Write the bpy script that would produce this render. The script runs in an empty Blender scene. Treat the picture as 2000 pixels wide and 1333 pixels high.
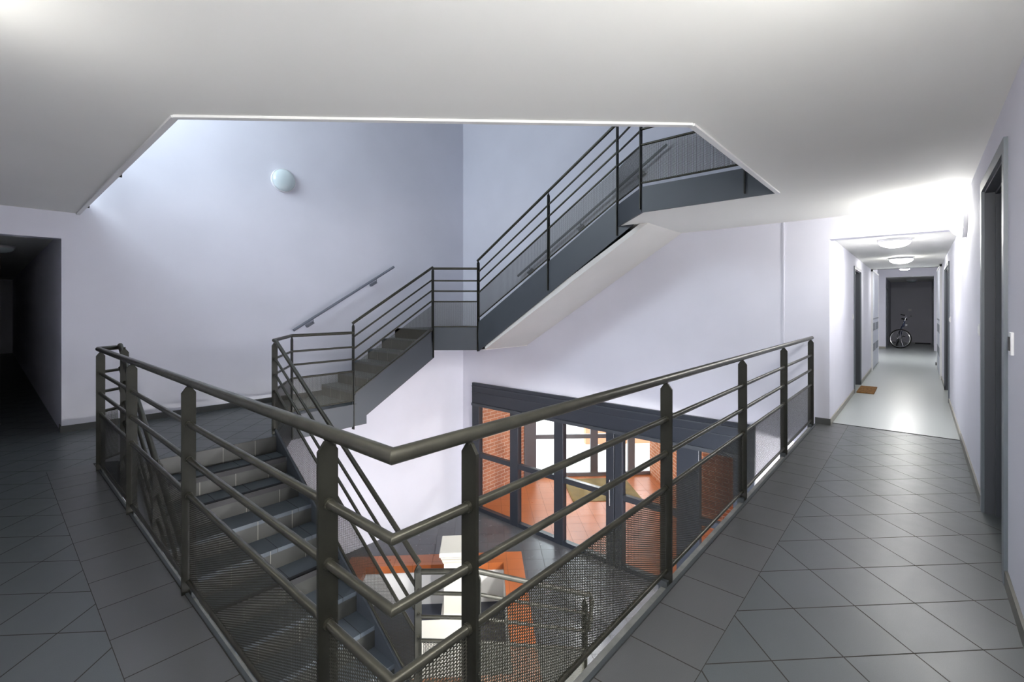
import bpy, bmesh, math, random
from mathutils import Vector, Matrix
from mathutils.geometry import tessellate_polygon
random.seed(7)
scene = bpy.context.scene
COL = scene.collection
PI = math.pi

# ------------------------------------------------------------------ camera
EYE = 1.40
THETA = math.radians(41.3)            # angle between the lens axis and the long corridor (+X)
cam_data = bpy.data.cameras.new('camera')
cam_data.sensor_width = 36.0
cam_data.lens = 36.0 * 905.0 / 2000.0
cam_data.shift_y = -(666.5 - 601.0) / 2000.0
cam_data.clip_start = 0.02
cam_data.clip_end = 200
cam = bpy.data.objects.new('camera', cam_data)
COL.objects.link(cam)
cam.location = (0, 0, EYE)
cam.rotation_euler = (math.radians(90), 0, THETA - math.radians(90))
scene.camera = cam

# ------------------------------------------------------------------ view, world, big lights
scene.view_settings.view_transform = 'Standard'
scene.view_settings.look = 'None'
scene.view_settings.exposure = 1.5
scene.view_settings.gamma = 1.0
scene.view_settings.use_curve_mapping = False
scene.cycles.transparent_max_bounces = 24
scene.cycles.max_bounces = 10
scene.cycles.diffuse_bounces = 5
scene.cycles.glossy_bounces = 3
scene.cycles.sample_clamp_indirect = 6.0
scene.cycles.caustics_reflective = False
scene.cycles.caustics_refractive = False

world = bpy.data.worlds.new('daylight')
scene.world = world
world.use_nodes = True
bgn = world.node_tree.nodes['Background']
bgn.inputs[0].default_value = (0.90, 0.95, 1.0, 1)
bgn.inputs[1].default_value = 2.4


def area_light(name, loc, target, sx, sy, power, color=(1, 1, 1), spread=None, parent=None):
    d = bpy.data.lights.new(name, 'AREA')
    d.shape = 'RECTANGLE'
    d.size, d.size_y = sx, sy
    d.energy = power
    d.color = color
    if spread: d.spread = spread
    o = bpy.data.objects.new(name, d)
    COL.objects.link(o)
    o.location = loc
    o.rotation_euler = (Vector(target) - Vector(loc)).to_track_quat('-Z', 'Y').to_euler()
    if parent: o.parent = parent
    return o


# daylight that comes in through the gallery window (window_1) one floor up, on the left
area_light('window_daylight', (-0.55, 5.8, 4.35), (3.2, 7.0, 2.6), 2.2, 1.4, 54, (0.77, 0.88, 1.0))



# ------------------------------------------------------------------ materials
def mat(name, color, rough=0.6, metal=0.0, spec=0.5, emit=None, strength=0.0):
    m = bpy.data.materials.new(name)
    m.use_nodes = True
    b = m.node_tree.nodes['Principled BSDF']
    b.inputs['Base Color'].default_value = (*color, 1)
    b.inputs['Roughness'].default_value = rough
    b.inputs['Metallic'].default_value = metal
    b.inputs['Specular IOR Level'].default_value = spec
    if emit:
        b.inputs['Emission Color'].default_value = (*emit, 1)
        b.inputs['Emission Strength'].default_value = strength
    return m


class NT:
    """small helper for writing node maths"""
    def __init__(s, m):
        s.m = m; s.t = m.node_tree; s.n = s.t.nodes; s.l = s.t.links
        s.bsdf = s.n['Principled BSDF']
    def node(s, typ, **kw):
        n = s.n.new(typ)
        for k, v in kw.items(): setattr(n, k, v)
        return n
    def put(s, sock, v):
        if hasattr(v, 'is_output') or isinstance(v, bpy.types.NodeSocket): s.l.new(v, sock)
        else: sock.default_value = v
    def math(s, op, a, b=None, c=None):
        n = s.node('ShaderNodeMath', operation=op)
        s.put(n.inputs[0], a)
        if b is not None: s.put(n.inputs[1], b)
        if c is not None: s.put(n.inputs[2], c)
        return n.outputs[0]
    def sep(s, v):
        n = s.node('ShaderNodeSeparateXYZ'); s.l.new(v, n.inputs[0]); return n.outputs
    def comb(s, x, y, z=0.0):
        n = s.node('ShaderNodeCombineXYZ')
        s.put(n.inputs[0], x); s.put(n.inputs[1], y); s.put(n.inputs[2], z)
        return n.outputs[0]
    def coord(s, which='Object'):
        return s.node('ShaderNodeTexCoord').outputs[which]
    def noise(s, vec, scale, detail=2.0, rough=0.5):
        n = s.node('ShaderNodeTexNoise')
        if vec is not None: s.l.new(vec, n.inputs['Vector'])
        n.inputs['Scale'].default_value = scale
        n.inputs['Detail'].default_value = detail
        n.inputs['Roughness'].default_value = rough
        return n.outputs['Fac']
    def ramp(s, fac, stops):
        n = s.node('ShaderNodeValToRGB')
        cr = n.color_ramp
        while len(cr.elements) < len(stops): cr.elements.new(0.5)
        for e, (p, c) in zip(cr.elements, stops): e.position = p; e.color = (*c, 1)
        s.l.new(fac, n.inputs[0]); return n.outputs[0]
    def mix(s, fac, a, b, blend='MIX'):
        n = s.node('ShaderNodeMix', data_type='RGBA', blend_type=blend)
        s.put(n.inputs[0], fac)
        for k, v in ((6, a), (7, b)):
            if isinstance(v, tuple): n.inputs[k].default_value = (*v, 1) if len(v) == 3 else v
            else: s.l.new(v, n.inputs[k])
        return n.outputs[2]
    def bump(s, h, strength=0.2, dist=0.01):
        n = s.node('ShaderNodeBump')
        n.inputs['Strength'].default_value = strength
        n.inputs['Distance'].default_value = dist
        s.l.new(h, n.inputs['Height'])
        s.l.new(n.outputs[0], s.bsdf.inputs['Normal'])


def plaster(name, color, mott=0.03, bump=0.10, rough=0.75):
    m = mat(name, color, rough, spec=0.25)
    t = NT(m); c = t.coord()
    f = t.noise(c, 1.3, 3)
    d = tuple(max(0, x * (1 - mott)) for x in color); l = tuple(min(1, x * (1 + mott)) for x in color)
    t.l.new(t.ramp(f, [(0.3, d), (0.7, l)]), t.bsdf.inputs['Base Color'])
    t.bump(t.noise(c, 160, 3, 0.6), bump, 0.002)
    return m


def tile_mat(name, base, grout, size, rot45=False, offa=0.0, offb=0.0, gw=0.0055, rough=0.34, speck=0.35,
             vary=0.10, stack_u_only=False, spec=0.4, sizeb=None):
    m = mat(name, base, rough, spec=spec)
    t = NT(m); co = t.coord(); o = t.sep(co)
    x, y = o[0], o[1]
    if rot45:
        a = t.math('MULTIPLY', t.math('ADD', x, y), 1 / math.sqrt(2))
        b = t.math('MULTIPLY', t.math('SUBTRACT', x, y), 1 / math.sqrt(2))
    else:
        a, b = x, y
    sb = sizeb or size
    ca = t.math('DIVIDE', t.math('SUBTRACT', a, offa), size)
    cb = t.math('DIVIDE', t.math('SUBTRACT', b, offb), sb)
    fa, fb = t.math('FRACT', ca), t.math('FRACT', cb)
    def edge(f, sz):
        d = t.math('MINIMUM', f, t.math('SUBTRACT', 1.0, f))
        return t.math('LESS_THAN', d, gw / 2 / sz)
    g = edge(fa, size)
    g = t.math('MAXIMUM', g, edge(fb, sb))
    cell = t.comb(t.math('FLOOR', ca), t.math('FLOOR', cb))
    wn = t.node('ShaderNodeTexWhiteNoise'); t.l.new(cell, wn.inputs['Vector'])
    v = t.math('MULTIPLY_ADD', wn.outputs[0], vary, 1 - vary / 2)
    sp = t.noise(co, 330, 1.5, 0.7)
    sp = t.math('MULTIPLY_ADD', t.math('SUBTRACT', sp, 0.5), speck, 1.0)
    cl = t.math('MULTIPLY_ADD', t.noise(co, 3.0, 4), 0.25, 0.875)
    k = t.math('MULTIPLY', t.math('MULTIPLY', v, sp), cl)
    tc = t.mix(1.0, base, t.comb(k, k, k), 'MULTIPLY')
    t.l.new(t.mix(g, tc, grout), t.bsdf.inputs['Base Color'])
    t.l.new(t.math('MULTIPLY_ADD', g, 0.45, t.math('MULTIPLY_ADD', t.noise(co, 12, 3), 0.12, rough - 0.06)), t.bsdf.inputs['Roughness'])
    t.bump(t.math('MULTIPLY', g, -1.0), 0.5, 0.002)
    return m


def perforated(name, color, rough=0.45, metal=0.6):
    """punched steel sheet: staggered holes cut through by transparency, UV in metres"""
    m = mat(name, color, rough, metal)
    t = NT(m); uv = t.sep(t.coord('UV'))
    A, B, RX, RY = 0.0240, 0.0098, 0.0051, 0.0038
    def lattice(ou, ov):
        fu = t.math('SUBTRACT', t.math('FRACT', t.math('ADD', t.math('DIVIDE', uv[0], A), ou)), 0.5)
        fv = t.math('SUBTRACT', t.math('FRACT', t.math('ADD', t.math('DIVIDE', uv[1], B), ov)), 0.5)
        fu = t.math('MULTIPLY', fu, A / RX); fv = t.math('MULTIPLY', fv, B / RY)
        return t.math('ADD', t.math('MULTIPLY', fu, fu), t.math('MULTIPLY', fv, fv))
    d = t.math('MINIMUM', lattice(0, 0), lattice(0.5, 0.5))
    hole = t.math('LESS_THAN', d, 1.0)
    tr = t.node('ShaderNodeBsdfTransparent')
    mx = t.node('ShaderNodeMixShader')
    t.l.new(hole, mx.inputs[0]); t.l.new(t.bsdf.outputs[0], mx.inputs[1]); t.l.new(tr.outputs[0], mx.inputs[2])
    t.l.new(mx.outputs[0], t.n['Material Output'].inputs['Surface'])
    return m


def glass_mat(name, tint=(0.96, 0.98, 0.98)):
    m = bpy.data.materials.new(name); m.use_nodes = True
    t = m.node_tree; t.nodes.clear()
    out = t.nodes.new('ShaderNodeOutputMaterial')
    tr = t.nodes.new('ShaderNodeBsdfTransparent'); tr.inputs[0].default_value = (*tint, 1)
    gl = t.nodes.new('ShaderNodeBsdfGlossy'); gl.inputs['Roughness'].default_value = 0.02
    lw = t.nodes.new('ShaderNodeLayerWeight'); lw.inputs[0].default_value = 0.5
    pw = t.nodes.new('ShaderNodeMath'); pw.operation = 'POWER'; pw.inputs[1].default_value = 5.0
    t.links.new(lw.outputs['Facing'], pw.inputs[0])
    fr = t.nodes.new('ShaderNodeMath'); fr.operation = 'MULTIPLY_ADD'; fr.inputs[1].default_value = 0.9; fr.inputs[2].default_value = 0.03
    t.links.new(pw.outputs[0], fr.inputs[0])
    mx = t.nodes.new('ShaderNodeMixShader')
    t.links.new(fr.outputs[0], mx.inputs[0]); t.links.new(tr.outputs[0], mx.inputs[1])
    t.links.new(gl.outputs[0], mx.inputs[2]); t.links.new(mx.outputs[0], out.inputs[0])
    return m


def brick_mat(name):
    m = mat(name, (0.5, 0.17, 0.06), 0.8, spec=0.2)
    t = NT(m)
    b = t.node('ShaderNodeTexBrick')
    t.l.new(t.coord('UV'), b.inputs['Vector'])
    b.inputs['Color1'].default_value = (0.50, 0.19, 0.09, 1)
    b.inputs['Color2'].default_value = (0.40, 0.14, 0.06, 1)
    b.inputs['Mortar'].default_value = (0.62, 0.45, 0.34, 1)
    b.inputs['Scale'].default_value = 1.0
    b.inputs['Mortar Size'].default_value = 0.007
    b.inputs['Brick Width'].default_value = 0.23
    b.inputs['Row Height'].default_value = 0.078
    t.l.new(b.outputs['Color'], t.bsdf.inputs['Base Color'])
    return m


def metal_mat(name, color, rough, metal, streak=0.25):
    m = mat(name, color, rough, metal)
    t = NT(m); co = t.coord()
    f = t.noise(co, 9, 5, 0.65)
    lo = tuple(c * (1 - streak) for c in color); hi = tuple(min(1, c * (1 + streak)) for c in color)
    t.l.new(t.ramp(f, [(0.3, lo), (0.72, hi)]), t.bsdf.inputs['Base Color'])
    t.l.new(t.math('MULTIPLY_ADD', t.noise(co, 40, 3), 0.2, rough - 0.1), t.bsdf.inputs['Roughness'])
    return m


M = {}
M['wall'] = plaster('wall_paint', (0.72, 0.72, 0.79))
M['wall_warm'] = plaster('soffit_paint', (0.72, 0.705, 0.67))
M['ceiling'] = plaster('ceiling_paint', (0.86, 0.86, 0.81), 0.015, 0.04)
M['white'] = mat('white_trim', (0.82, 0.82, 0.80), 0.45)
TC = (0.082, 0.092, 0.096)
GR = (0.028, 0.026, 0.020)
M['tile_r'] = tile_mat('floor_tile_diagonal', TC, GR, 0.30, True, 0.265, 0.244)
M['tile_l'] = tile_mat('floor_tile_diagonal_left', TC, GR, 0.30, True, 0.012, 0.280)
M['strip_r'] = tile_mat('floor_tile_border', (0.090, 0.093, 0.095), GR, 0.2975, False, 1.818 % 0.2975, 0.629, sizeb=0.296)
M['strip_l'] = tile_mat('floor_tile_border_left', (0.090, 0.093, 0.095), GR, 0.30, False, 0.345, 2.25 % 0.303, sizeb=0.303)
M['tile_g'] = tile_mat('ground_floor_tile', (0.075, 0.078, 0.085), (0.02, 0.02, 0.02), 0.30, True, 0.03, 0.10, rough=0.25, speck=0.1)
M['tile_o'] = tile_mat('terracotta_tile', (0.36, 0.105, 0.032), (0.16, 0.07, 0.04), 0.30, True, 0.03, 0.10, rough=0.30, speck=0.1)
M['tile_step'] = tile_mat('step_tile_top', (0.070, 0.084, 0.098), (0.04, 0.04, 0.04), 0.30, False, 0.17, 5.0, sizeb=20.0, rough=0.4)
M['riser'] = mat('riser_tile', (0.027, 0.028, 0.024), 0.5)
M['lino'] = mat('corridor_lino', (0.36, 0.39, 0.38), 0.30)
M['skirt'] = mat('skirting_tile', (0.075, 0.078, 0.075), 0.4)
M['skirt_l'] = mat('skirting_beige', (0.30, 0.29, 0.25), 0.5)
M['steel'] = metal_mat('lacquered_steel', (0.064, 0.062, 0.048), 0.34, 0.65)
M['steel_post'] = metal_mat('lacquered_steel_post', (0.024, 0.024, 0.018), 0.45, 0.5)
M['mesh'] = perforated('perforated_sheet', (0.072, 0.071, 0.056), 0.5, 0.35)
M['stringer'] = mat('stringer_paint', (0.054, 0.062, 0.072), 0.45)
M['kerb'] = metal_mat('kerb_steel', (0.20, 0.20, 0.185), 0.5, 0.3)
M['edge_dark'] = mat('kerb_dark_angle', (0.045, 0.052, 0.055), 0.5)
M['wall_rail'] = mat('wall_handrail_paint', (0.155, 0.165, 0.20), 0.4)
M['frame_dark'] = mat('screen_frame_paint', (0.018, 0.022, 0.030), 0.35)
M['door_dark'] = mat('door_paint_dark', (0.055, 0.060, 0.072), 0.5)
M['door_frame'] = mat('door_frame_paint', (0.125, 0.145, 0.165), 0.4)
M['closet'] = mat('closet_paint', (0.46, 0.49, 0.55), 0.4)
M['glass'] = glass_mat('pane_glass')
M['brick'] = brick_mat('orange_brick')
M['coir'] = mat('coir_mat', (0.24, 0.11, 0.025), 0.95)
M['mat_green'] = mat('porch_mat', (0.13, 0.085, 0.02), 0.95)
M['black'] = mat('black_rubber', (0.012, 0.012, 0.013), 0.6)
M['chrome'] = mat('chrome', (0.75, 0.75, 0.75), 0.18, 1.0)
M['blue'] = mat('bicycle_paint', (0.02, 0.035, 0.10), 0.3)
M['red'] = mat('red_reflector', (0.45, 0.04, 0.02), 0.3)
M['plastic'] = mat('switch_plastic', (0.80, 0.80, 0.80), 0.35)
M['stone'] = mat('pedestal_paint', (0.74, 0.72, 0.63), 0.6)
M['basin'] = mat('basin_wall_paint', (0.72, 0.72, 0.71), 0.6)
M['basin_floor'] = mat('basin_floor_paint', (0.03, 0.036, 0.055), 0.35)
M['lamp_on'] = mat('lit_opal_shade', (0.9, 0.9, 0.88), 0.4, emit=(1.0, 0.98, 0.94), strength=9.0)
M['lamp_off'] = mat('opal_shade', (0.60, 0.68, 0.70), 0.15)
M['lamp_base'] = mat('lamp_base_plastic', (0.72, 0.72, 0.74), 0.4)
M['ground_out'] = mat('pavement', (0.62, 0.58, 0.54), 0.9)
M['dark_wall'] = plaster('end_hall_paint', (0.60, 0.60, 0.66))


# ------------------------------------------------------------------ mesh helpers
class MB:
    def __init__(s):
        s.v = []; s.f = []; s.mi = []; s.uv = {}
    def face(s, pts, mi=0, uv=None):
        k = len(s.v); s.v += [tuple(p) for p in pts]
        s.f.append(tuple(range(k, k + len(pts)))); s.mi.append(mi)
        if uv: s.uv[len(s.f) - 1] = uv
        return s
    def idx(s, verts, faces, mi=0):
        k = len(s.v); s.v += [tuple(p) for p in verts]
        for f in faces: s.f.append(tuple(i + k for i in f)); s.mi.append(mi)
        return s
    def box(s, x0, x1, y0, y1, z0, z1, mi=0):
        x0, x1 = sorted((x0, x1)); y0, y1 = sorted((y0, y1)); z0, z1 = sorted((z0, z1))
        v = [(x0, y0, z0), (x1, y0, z0), (x1, y1, z0), (x0, y1, z0), (x0, y0, z1), (x1, y0, z1), (x1, y1, z1), (x0, y1, z1)]
        return s.idx(v, [(0, 3, 2, 1), (4, 5, 6, 7), (0, 1, 5, 4), (1, 2, 6, 5), (2, 3, 7, 6), (3, 0, 4, 7)], mi)
    def obox(s, c, ax, ay, az, mi=0):
        """box from centre and three half-axis vectors"""
        c, ax, ay, az = map(Vector, (c, ax, ay, az))
        v = [c + i * ax + j * ay + k * az for k in (-1, 1) for j in (-1, 1) for i in (-1, 1)]
        return s.idx(v, [(0, 2, 3, 1), (4, 5, 7, 6), (0, 1, 5, 4), (2, 6, 7, 3), (0, 4, 6, 2), (1, 3, 7, 5)], mi)
    def prism(s, poly, z0, z1, mi=0, mi_top=None, holes=()):
        """vertical prism over an xy polygon (holes allowed)"""
        loops = [[Vector((x, y, 0)) for x, y in L] for L in [poly, *holes]]
        tris = tessellate_polygon(loops)
        flat = [p for L in loops for p in L]
        n = len(flat)
        vs = [(p.x, p.y, z0) for p in flat] + [(p.x, p.y, z1) for p in flat]
        k = len(s.v); s.v += vs
        for t in tris:
            s.f.append(tuple(i + k for i in t)); s.mi.append(mi)
            s.f.append(tuple(i + n + k for i in reversed(t))); s.mi.append(mi if mi_top is None else mi_top)
        b = 0
        for L in loops:
            m_ = len(L)
            for i in range(m_):
                j = (i + 1) % m_
                s.f.append((k + b + i, k + b + j, k + b + j + n, k + b + i + n)); s.mi.append(mi)
            b += m_
        return s
    def extrude(s, pts, vec, mi=0):
        """planar 3-D polygon pushed along vec"""
        n = len(pts); vec = Vector(vec); P = [Vector(p) for p in pts]
        nrm = Vector((0, 0, 0))
        for i in range(n): nrm += P[i].cross(P[(i + 1) % n])
        q = nrm.to_track_quat('Z', 'Y').inverted()
        L = [[Vector(((q @ p).x, (q @ p).y, 0)) for p in P]]
        tris = tessellate_polygon(L)
        k = len(s.v); s.v += [tuple(p) for p in P] + [tuple(p + vec) for p in P]
        for t in tris:
            s.f.append(tuple(i + k for i in t)); s.mi.append(mi)
            s.f.append(tuple(i + n + k for i in reversed(t))); s.mi.append(mi)
        for i in range(n):
            j = (i + 1) % n
            s.f.append((k + i, k + j, k + j + n, k + i + n)); s.mi.append(mi)
        return s
    def tube(s, pts, r, seg=12, mi=0, closed=False):
        P = [Vector(p) for p in pts]; n = len(P)
        ds = [(P[(i + 1) % n] - P[i]).normalized() for i in range(n if closed else n - 1)]
        d0 = ds[0]
        up = Vector((0, 0, 1)) if abs(d0.z) < 0.9 else Vector((1, 0, 0))
        a = d0.cross(up).normalized(); b = a.cross(d0).normalized()
        ring = [P[0] + r * (math.cos(2 * PI * k / seg) * a + math.sin(2 * PI * k / seg) * b) for k in range(seg)]
        if closed:
            nn = (ds[-1] + ds[0]).normalized()
            ring = [q - d0 * ((q - P[0]).dot(nn) / d0.dot(nn)) for q in ring]
        rings = [ring]
        for i in range(1, n + (1 if closed else 0)):
            d = ds[i - 1]; p = P[i % n]
            nd = ds[i % len(ds)] if (i < n - 1 or closed) else d
            nn = (d + nd)
            nn = nn.normalized() if nn.length > 1e-6 else d
            ring = [q + d * ((p - q).dot(nn) / d.dot(nn)) for q in ring]
            rings.append(ring)
        k = len(s.v)
        for R_ in rings: s.v += [tuple(q) for q in R_]
        for i in range(len(rings) - 1):
            for j in range(seg):
                j2 = (j + 1) % seg
                s.f.append((k + i * seg + j, k + i * seg + j2, k + (i + 1) * seg + j2, k + (i + 1) * seg + j)); s.mi.append(mi)
        if not closed:
            s.f.append(tuple(k + j for j in reversed(range(seg)))); s.mi.append(mi)
            e = k + (len(rings) - 1) * seg
            s.f.append(tuple(e + j for j in range(seg))); s.mi.append(mi)
        return s
    def lathe(s, prof, c=(0, 0, 0), axis='Z', seg=32, mi=0):
        """prof: (radius, height) pairs revolved about an axis through c"""
        k = len(s.v); c = Vector(c)
        def pt(r, h, a):
            x, y = r * math.cos(a), r * math.sin(a)
            return {'Z': Vector((x, y, h)), 'Y': Vector((x, h, y)), 'X': Vector((h, x, y))}[axis] + c
        n = len(prof)
        for r, h in prof:
            for j in range(seg): s.v.append(tuple(pt(r, h, 2 * PI * j / seg)))
        for i in range(n - 1):
            for j in range(seg):
                j2 = (j + 1) % seg
                s.f.append((k + i * seg + j, k + i * seg + j2, k + (i + 1) * seg + j2, k + (i + 1) * seg + j)); s.mi.append(mi)
        s.f.append(tuple(k + j for j in reversed(range(seg)))); s.mi.append(mi)
        s.f.append(tuple(k + (n - 1) * seg + j for j in range(seg))); s.mi.append(mi)
        return s
    def build(s, name, mats, parent=None, sharp=34, bevel=0.0):
        me = bpy.data.meshes.new(name)
        me.from_pydata(s.v, [], s.f)
        if not isinstance(mats, (list, tuple)): mats = [mats]
        for m in mats: me.materials.append(m)
        for p, i in zip(me.polygons, s.mi): p.material_index = i
        if s.uv:
            ul = me.uv_layers.new(name='UVMap')
            for fi, uvs in s.uv.items():
                for li, uv in zip(me.polygons[fi].loop_indices, uvs): ul.data[li].uv = uv
        bm = bmesh.new(); bm.from_mesh(me)
        bmesh.ops.recalc_face_normals(bm, faces=bm.faces)
        for f in bm.faces: f.smooth = True
        for e in bm.edges:
            if len(e.link_faces) == 2:
                e.smooth = e.calc_face_angle(0) < math.radians(sharp)
        bm.to_mesh(me); bm.free()
        o = bpy.data.objects.new(name, me)
        COL.objects.link(o)
        if parent:
            o.parent = parent
            if parent.type == 'EMPTY': o.matrix_parent_inverse = Matrix.Translation(-parent.location)
            else: o.matrix_parent_inverse = parent.matrix_parent_inverse.inverted() @ parent.matrix_parent_inverse
        if bevel:
            b = o.modifiers.new('bevel', 'BEVEL'); b.width = bevel; b.segments = 2; b.limit_method = 'ANGLE'
        return o


def tag(o, label, cat, group=None, kind=None):
    o['label'] = label; o['category'] = cat
    if group: o['group'] = group
    if kind: o['kind'] = kind
    return o


def thing(name, label, cat, loc=(0, 0, 0), group=None, kind=None):
    o = bpy.data.objects.new(name, None); COL.objects.link(o)
    o.location = loc; o.empty_display_size = 0.1
    return tag(o, label, cat, group, kind)


def struct(name, mb, mats, label, cat, parent=None, **kw):
    o = mb.build(name, mats, parent, **kw)
    return tag(o, label, cat, None, 'structure')


def uvbox_wall(mb, p0, p1, z0, z1, mi=0):
    """upright rectangle from p0 to p1 with UV in metres"""
    L = math.hypot(p1[0] - p0[0], p1[1] - p0[1])
    mb.face([(p0[0], p0[1], z0), (p1[0], p1[1], z0), (p1[0], p1[1], z1), (p0[0], p0[1], z1)], mi,
            [(0, z0), (L, z0), (L, z1), (0, z1)])


# ================================================================== LARGE STRUCTURE
WR = -0.335            # outer wall of the right-hand arm (y)
WL = 7.19              # stairwell wall facing the guard (y)
WB = 6.63              # stairwell back wall (x)
WN = -0.35             # outer wall of the left-hand arm (x)
CZ = 2.47              # ceiling
GZ = -2.72             # ground floor
UZ = 2.72              # upper floor
TOP = 5.6
OX, OY = 0.645, 0.924  # edge of the floor around the void

# --- floor of this storey: L-shaped, plus the stair landing at the left wall
fl = MB()
def slab_piece(poly, mi):
    fl.prism(poly, -0.30, 0.0, 4, mi)
fl2 = MB()
# right arm, diagonal tiles (y < 0.629)
fl2.prism([(WN, WN), (WN, -0.55), (6.77, -0.55), (6.77, 0.629), (0.629, 0.629)], -0.30, 0.0, 4, 0)
# right arm border strip
fl2.prism([(0.629, 0.629), (6.77, 0.629), (6.77, 0.80), (6.63, 0.80), (6.63, OY), (OX, OY), (OX, 0.64)], -0.30, 0.0, 4, 1)
# left arm, diagonal tiles
fl2.prism([(WN, WN), (0.345, 0.345), (0.345, 5.57), (0.62, 5.57), (0.62, WL), (WN, WL)], -0.30, 0.0, 4, 2)
fl2.prism([(0.345, 0.345), (0.629, 0.629), (OX, 0.64), (OX, 5.57), (0.345, 5.57)], -0.30, 0.0, 4, 3)
# landing at the head of the descending flight
fl2.prism([(0.62, 5.57), (OX, 5.57), (0.80, 5.50), (0.90, 5.267), (2.09, 5.267), (2.14, 5.38), (2.62, 6.12), (3.56, 6.12), (3.56, WL), (0.62, WL)],
          -0.30, 0.0, 5, 2)
struct('floor', fl2, [M['tile_r'], M['strip_r'], M['tile_l'], M['strip_l'], M['wall'], M['stringer']],
       'dark grey tiled floor around the stairwell opening with diagonal tiles', 'floor')

# dark continuation of the floor into the unlit passage on the left
f = MB(); f.box(-0.9, 0.60, WL, 21.0, -0.30, -0.001)
struct('floor', f, M['tile_l'], 'tiled floor of the unlit passage on the far left', 'floor')

# corridor floor
f = MB()
f.box(6.77, 13.2, -0.60, 1.00, -0.30, 0.0); f.box(13.2, 24.8, -1.2, 1.6, -0.30, 0.0)
struct('floor', f, M['lino'], 'pale grey shiny floor of the lit corridor on the right', 'floor')
f = MB()
f.box(6.765, 6.785, WR, 0.80, 0.0, 0.004)
f.box(6.62, 6.635, 0.10, 0.106, 0.0, 0.001)
struct('trim_1', f, M['black'], 'thin dark threshold strip between the dark tiles and the pale corridor floor', 'threshold strip')

# --- ground floor with a square sunken basin
R2 = math.sqrt(2)
def ab(a, b): return ((a + b) / R2, (a - b) / R2)      # plan grid turned by 45 degrees
BA0, BA1, BB0, BB1, BW = 4.85, 7.757, -2.14, 0.658, 0.315
bc = [ab(BA1, BB1), ab(BA1, BB0), ab(BA0, BB0), ab(BA0, BB1)]
bi = [ab(BA1 - BW, BB1 - BW), ab(BA1 - BW, BB0 + BW), ab(BA0 + BW, BB0 + BW), ab(BA0 + BW, BB1 - BW)]
g = MB()
g.prism([(WN - 1, -1.4), (WB, -1.4), (WB, WL), (WN - 1, WL)], GZ - 0.2, GZ, 0, 0, holes=[bc[::-1]])
struct('floor', g, M['tile_g'], 'dark grey tiled ground floor of the entrance hall seen below', 'floor')

# --- ceilings
opening = [(0.70, WL), (0.70, 3.12), (2.72, 0.995), (4.87, 0.985), (4.87, 2.32), (5.52, 2.97), (WB, 2.97), (WB, WL)]
c = MB()
c.prism([(WN, WR), (WB + 0.15, WR), (WB + 0.15, 2.97)] + opening[::-1][1:] [1:] + [(WN, WL)], CZ, UZ, 0, 1)
struct('ceiling', c, [M['ceiling'], M['tile_g']], 'white ceiling slab around the stairwell opening', 'ceiling')
c = MB()
c.box(WN - 0.2, WB + 0.2, -1.6, WL + 0.2, TOP, TOP + 0.1)
struct('ceiling', c, M['ceiling'], 'white ceiling of the top storey above the stairwell', 'ceiling')
c = MB()
c.box(6.70, 13.2, -0.7, 1.1, 2.25, 2.35); c.box(13.2, 20.4, -1.2, 1.6, 2.70, 2.80); c.box(20.4, 24.9, -1.2, 1.6, 2.43, 2.5)
struct('ceiling', c, M['ceiling'], 'white ceiling of the lit corridor on the right', 'ceiling')
c = MB(); c.box(-1.0, 0.70, WL + 0.12, 21.0, 2.25, 2.35)
struct('ceiling', c, M['ceiling'], 'dark ceiling of the unlit passage on the far left', 'ceiling')
# underside of the walkway seen from below closes the ground storey
# --- trims along the slab edge
t = MB()
def edge_board(mb, a, b, z0, z1, th):
    a, b = Vector((*a, 0)), Vector((*b, 0)); d = (b - a).normalized(); n = Vector((-d.y, d.x, 0)) * th
    c_ = (a + b) / 2
    mb.obox((c_.x, c_.y, (z0 + z1) / 2), (b - a) / 2, n / 2, (0, 0, (z1 - z0) / 2))
for a, b in zip(opening[:3], opening[1:4]):
    edge_board(t, a, b, CZ - 0.014, CZ + 0.03, 0.035)
struct('trim_2', t, M['white'], 'thin white edge bead around the ceiling opening', 'edge trim')

# --- walls
w = MB()
w.box(0.566, WB + 0.15, WL, WL + 0.15, GZ - 0.7, TOP)
w.box(WN - 0.6, 0.566, WL, WL + 0.15, 2.17, TOP)
w.box(WN - 1, 0.566, WL, WL + 0.15, GZ - 0.2, -0.30)
struct('wall_left', w, M['wall'], 'tall pale stairwell wall on the left with the round lamp on it', 'wall')
w = MB()
# back wall with entrance screen opening (y 1.60..6.874, z GZ..-0.135) and corridor opening
w.box(WB, WB + 0.15, 6.874, WL, GZ - 0.2, TOP)
w.box(WB, WB + 0.15, 0.80, 6.874, -0.135, TOP)
w.box(WB, WB + 0.15, 0.80, 1.60, GZ - 0.2, -0.135)
w.box(WB, WB + 0.15, -1.4, 0.80, GZ - 0.2, -0.30)
w.box(WB, WB + 0.15, WR - 0.15, 0.80, 2.21, TOP)
struct('wall_back', w, M['wall'], 'tall pale stairwell wall at the back above the glazed entrance screen', 'wall')
t = MB(); t.box(WB - 0.012, WB, 1.268, 1.284, 0.0 - 0.6, CZ)
struct('trim_3', t, M['wall'], 'slim vertical joint cover on the back wall beside the corridor', 'joint cover')
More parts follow.
